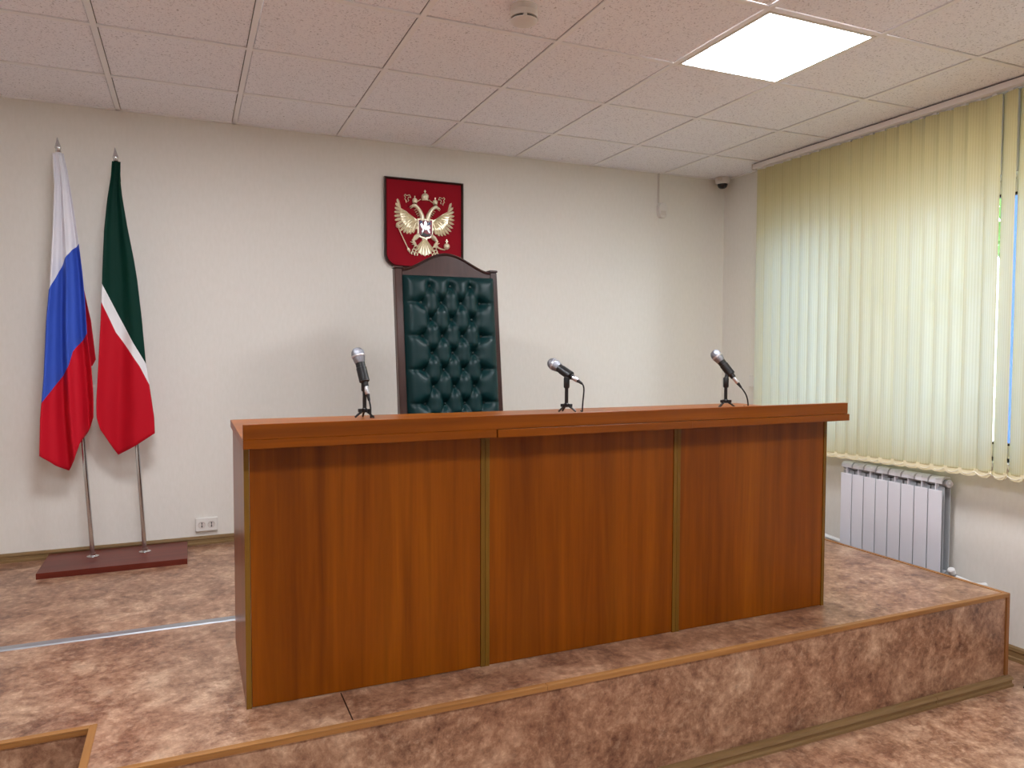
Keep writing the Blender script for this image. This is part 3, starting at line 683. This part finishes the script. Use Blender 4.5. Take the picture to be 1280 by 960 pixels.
for i in range(NSL):
    yc = YS-PITCH*(i+.5); ang = math.radians(24+random.uniform(-3, 3))
    if i == 20: ang = math.radians(-11)
    if i == 21: ang = math.radians(-18)
    if i == 22: ang = math.radians(-16)
    if i > 22: ang = math.radians(-12+random.uniform(-4, 4))
    zb = .905+.025*(-1.22-yc)/1.0; zt = CEIL-.052
    ca, sa = math.cos(ang), math.sin(ang)
    o = None
    bm = B(); cols = 6; g = []
    for z in (zb+.032, zb+.6, zb+1.3, zt):
        rowv = []
        for k in range(cols+1):
            s = (k/cols-.5)*.089; bow = .010*(1-(2*k/cols-1)**2)
            rowv.append(bm.verts.new((BX-sa*s-bow*ca, yc+ca*s-bow*sa*0, z)))
        g.append(rowv)
    for j in range(3):
        for k in range(cols): bm.faces.new((g[j][k], g[j][k+1], g[j+1][k+1], g[j+1][k]))
    # own local origin so the weave follows each slat
    o = obj('slat', bm, 'slat', vb_, smooth=True)
    bm = B(); pp = []
    outline = [(-.0445, .040), (.0445, .040), (.0445, .026), (.037, .013), (.024, .004), (0, 0), (-.024, .004), (-.037, .013), (-.0445, .026)]
    for sgn in (-.0035, .0035): pp.append([bm.verts.new((BX-sa*s+sgn*ca-.002, yc+ca*s+sgn*sa, zb+h)) for s, h in outline])
    bm.faces.new(pp[0]); bm.faces.new(pp[1][::-1]); n_ = len(outline)
    for k in range(n_): bm.faces.new((pp[0][k], pp[0][(k+1) % n_], pp[1][(k+1) % n_], pp[1][k]))
    obj('bottom_weight', bm, 'weight', o)
    obj('hanger', box(B(), BX-.003, BX+.003, yc-.012, yc+.012, zt-.006, CEIL-.038), 'rail', o)
    bot = Vector((BX-.014, yc, zb+.028))
    if prevbot is not None:
        pts = []
        for k in range(9):
            t = k/8; p = prevbot.lerp(bot, t); p.z -= .020*(1-(2*t-1)**2)*-1*0+.0; p.z += -.018*math.sin(PI*((t+.5) % 1.0))*1.0+.002; pts.append(p)
        obj('bead_chain', tube(B(), pts, .0018, 5), 'chain', vb_)
    prevbot = bot

# ================================================================== radiator
RX0, RX1 = .452, .535
ra = thing('radiator', 'white eight-section aluminium radiator on the wall under the blinds', 'radiator', (.5, -1.6, .32))
RYs, SW = -1.255, .0835
ZB, ZT = .322, .888
sec0 = None
for i in range(8):
    y1 = RYs-i*SW; y0 = y1-SW
    if sec0 is None:
        yc = (y0+y1)/2
        bm = B(); box(bm, RX0, RX0+.006, y0+.0025, y1-.0025, ZB, ZT-.072, .002)
        s_ = obj('section', bm, 'rad', ra); s_.location = (0, 0, 0)
        subs = []
        prof = [(RX0-.001, ZT-.034), (RX0+.002, ZT-.018), (RX0+.014, ZT-.005), (RX0+.032, ZT), (RX1-.01, ZT-.004), (RX1-.01, ZT-.012), (RX0+.034, ZT-.008), (RX0+.018, ZT-.014), (RX0+.008, ZT-.026), (RX0+.005, ZT-.036)]
        bm = extr_y(B(), prof, y0+.0045, y1-.0045); subs.append(obj('top_hood', bm, 'rad', s_))
        bm = B(); box(bm, RX0+.003, RX1-.01, yc-.0025, yc+.0025, ZB+.02, ZT-.010); subs.append(obj('web', bm, 'rad', s_))
        bm = B(); box(bm, RX0+.030, RX1-.02, yc-.016, yc+.016, ZB+.03, ZT-.03, .006); box(bm, RX0+.022, RX0+.026, y0+.004, y1-.004, ZB+.02, ZT-.056); box(bm, RX1-.014, RX1-.008, y0+.003, y1-.003, ZB+.03, ZT-.04)
        subs.append(obj('core', bm, 'rad_in', s_))
        sec0 = (s_, subs)
    else:
        c = sec0[0].copy(); COL.objects.link(c); c.parent = ra; c.location = (0, -i*SW, 0)
        for s2 in sec0[1]:
            d = s2.copy(); COL.objects.link(d); d.parent = c
ye = RYs-8*SW
for z in (ZT-.035, ZB+.035): obj('manifold', tube(B(), [(RX0+.045, RYs+.004, z), (RX0+.045, ye-.004, z)], .020, 14), 'rad_in', ra, smooth=True)
bm = B(); lathe_ax(bm, [(.022, 0), (.022, .006), (.012, .008), (.012, .018), (.004, .020)], (RX0+.045, ye-.003, ZT-.035), (0, -1, 0), 12); obj('end_plug', bm, 'rad', ra, smooth=True)
bm = B(); lathe_ax(bm, [(.012, 0), (.012, .045), (.016, .046), (.016, .060)], (RX0+.045, ye-.003, ZB+.035), (0, -1, 0), 12); vl = obj('valve', bm, 'alu', ra, smooth=True)
bm = B(); lathe_ax(bm, [(.010, 0), (.012, .014), (.018, .018), (.019, .042), (.014, .048)], (RX0+.045, ye-.045, ZB+.040), (-.5, 0, .8), 12); obj('valve_knob', bm, 'pvc', vl, smooth=True)
obj('pipe', tube(B(), [(RX0+.045, ye-.055, ZB+.035), (RX0+.045, ye-.10, ZB+.030), (RX0+.055, ye-.155, ZB+.020), (RX0+.09, ye-.17, ZB+.018), (XR+.0, ye-.172, ZB+.018)], .0135, 12), 'pvc', ra, smooth=True)
obj('pipe', tube(B(), [(RX0+.045, RYs+.002, ZB+.045), (RX0+.045, RYs+.30, ZB+.065), (RX0+.045, RYs+.62, ZB+.075)], .0135, 12), 'pvc', ra, smooth=True)
for y in (RYs-.12, ye+.12): obj('bracket', box(B(), RX1-.014, XR, y-.01, y+.01, ZT-.09, ZT-.06), 'rad_in', ra)

# ================================================================== small fittings
sx0, sx1, sz0, sz1 = -3.242, -3.121, .513, .590
so = thing('wall_socket', 'white double power socket low on the wall beside the flag stand', 'socket', ((sx0+sx1)/2, 0, sz0))
obj('plate', box(B(), sx0, sx1, -.022, 0, sz0, sz1, .004, 2), 'white', so)
for k in (-1, 1):
    c = ((sx0+sx1)/2+k*.026, -.0222, (sz0+sz1)/2)
    bm = B(); lathe_ax(bm, [(.0215, 0), (.0215, .001), (.0195, .0015)], c, (0, -1, 0), 20); d = obj('socket_face', bm, 'offwhite', so)
    for dz in (.011, -.011):
        bm = B(); lathe_ax(bm, [(.0042, 0), (.0042, .0018)], (c[0], c[1], c[2]+dz), (0, -1, 0), 10); obj('pin_hole', bm, 'hole', d)
    bm = B(); box(bm, c[0]-.0018, c[0]+.0018, c[1]-.0028, c[1], c[2]-.011, c[2]+.013); obj('earth_clip', bm, 'hole', d)
    pts = [(c[0]+.018*math.cos(a), c[1]-.0015, c[2]+.015*math.sin(a)-.001) for a in [PI*(.12+.76*i/10) for i in range(11)]]
    obj('rim', tube(B(), pts, .0015, 6), 'greyw', d)

sd = thing('smoke_detector', 'round white smoke detector hanging from a ceiling tile', 'smoke detector', (-2.065, -1.985, CEIL-.1))
c = (-2.065, -1.985, CEIL)
bm = B(); lathe_ax(bm, [(.052, 0), (.052, .018), (.050, .022), (.053, .024), (.053, .042), (.051, .045)], (c[0], c[1], CEIL+.004), (0, 0, -1), 32); obj('base', bm, 'offwhite', sd, smooth=True)
bm = B(); lathe_ax(bm, [(.042, .044), (.042, .053)], (c[0], c[1], CEIL+.004), (0, 0, -1), 32); obj('chamber', bm, 'hole', sd, smooth=True)
bm = B(); lathe_ax(bm, [(.051, .053), (.0515, .056), (.046, .062), (.030, .067), (.001, .069)], (c[0], c[1], CEIL+.004), (0, 0, -1), 32); cp = obj('cap', bm, 'offwhite', sd, smooth=True)
for i in range(4):
    a = -PI/2-.35+i*PI/2; x, y = c[0]+.047*math.cos(a), c[1]+.047*math.sin(a)
    obj('spacer', box(B(), x-.006, x+.006, y-.006, y+.006, CEIL-.050, CEIL-.040), 'offwhite', sd)

cc = thing('security_camera', 'small white dome security camera with black lens in the ceiling corner', 'camera', (.485, -.075, CEIL-.09))
bm = B(); lathe_ax(bm, [(.054, 0), (.054, .010), (.052, .030), (.048, .045), (.040, .048)], (.485, -.075, CEIL), (0, 0, -1), 28); obj('housing', bm, 'white', cc, smooth=True)
bm = B(); lathe_ax(bm, [(.038, .046), (.037, .058), (.030, .072), (.018, .080), (.001, .083)], (.485, -.075, CEIL), (0, 0, -1), 24); obj('dome', bm, 'smoked', cc, smooth=True)
obj('side_box', box(B(), .425, .452, -.115, -.085, CEIL-.028, CEIL-.006, .003), 'offwhite', cc)

md_ = thing('motion_detector', 'white rounded motion detector on the back wall beneath a cable duct', 'sensor', (-.022, 0, 2.56))
bm = B(); 
ov = [(-.022+.038*math.copysign(abs(math.cos(a))**.7, math.cos(a)), 2.607+.056*math.copysign(abs(math.sin(a))**.75, math.sin(a))) for a in [2*PI*i/28 for i in range(28)]]
prism(bm, ov, 0, -.035, .012); obj('housing', bm, 'white', md_, smooth=True)
bm = B(); prism(bm, [(-.044, 2.57), (0, 2.57), (0, 2.60), (-.044, 2.60)], -.034, -.038, .002); obj('lens', bm, 'offwhite', md_)
tag(obj('cable_duct', box(B(), -.052, -.040, -.012, 0, 2.66, CEIL-.002, .002), 'offwhite', loc=(-.046, 0, 2.66)), 'thin white cable duct running from the sensor up to the ceiling', 'cable duct')
tag(obj('wall_box', box(B(), XR-.03, XR, -.40, -.33, 1.30, 1.39, .006, 2), 'white', loc=(XR-.01, -.36, 1.30)), 'small white switch box on the wall at the edge of the blinds', 'switch')
tag(obj('floor_cable', tube(B(), [(.285, -2.47, .004), (.36, -2.435, .004), (.45, -2.415, .004), (.54, -2.40, .004)], .004, 8), 'rubber', loc=(.4, -2.43, 0), smooth=True), 'thin black cable on the floor beside the podium corner', 'cable')

# ================================================================== invented outdoors, added behind the blinds for brightness and tint
struct(obj('ground', box(B(), XR+T+.02, 40, -30, 25, -1.3, -1.2), 'bounce_paving'))  # added paving, kept pale to bounce daylight up to the ceiling
fe = thing('added_pillar', 'added blue square pillar outside the window, giving the slat gap its blue', 'pillar', (7.6, 2.12, -1.2))  # invented pillar, supplies the blue between the slats
obj('shaft', box(B(), 7.45, 7.75, 1.99, 2.27, -1.15, 4.6, .02), 'pillar_blue', fe)
obj('base_plate', box(B(), 7.38, 7.82, 1.92, 2.34, -1.2, -1.15), 'alu', fe)
obj('cap', box(B(), 7.42, 7.78, 1.96, 2.30, 4.6, 4.66, .01), 'alu', fe)
for (tx, ty, hh, lab) in ((10.5, 6.0, 5.2, 'added leafy green tree outside with the lower crown'), (12.5, 9.5, 6.0, 'added tall leafy tree outside with the higher crown')):  # invented trees, put in to green the light behind the blinds
    tr = thing('tree', lab, 'tree', (tx, ty, -1.2), 'added trees outside the window')
    obj('trunk', tube(B(), [(tx, ty, -1.2), (tx+.1, ty, 1.5), (tx, ty+.1, hh-1)], [.18, .14, .05], 8), 'bark', tr, smooth=True)
    bm = B(); rnd = random.Random(int(tx*10))
    for q in range(900):
        a, b, r_ = rnd.uniform(0, 2*PI), math.acos(rnd.uniform(-1, 1)), rnd.uniform(.5, 1)**.5*1.9
        p = Vector((tx+r_*math.sin(b)*math.cos(a), ty+r_*math.sin(b)*math.sin(a), hh-1+r_*math.cos(b)*1.1))
        u_ = Vector((rnd.uniform(-1, 1), rnd.uniform(-1, 1), rnd.uniform(-1, 1))).normalized(); w_ = u_.cross(Vector((.3, .5, .8))).normalized()
        bm.faces.new([bm.verts.new(p+u_*.16), bm.verts.new(p+w_*.08), bm.verts.new(p-u_*.16), bm.verts.new(p-w_*.08)])
    lf = obj('foliage', bm, 'leaf', tr); lf['kind'] = 'stuff'
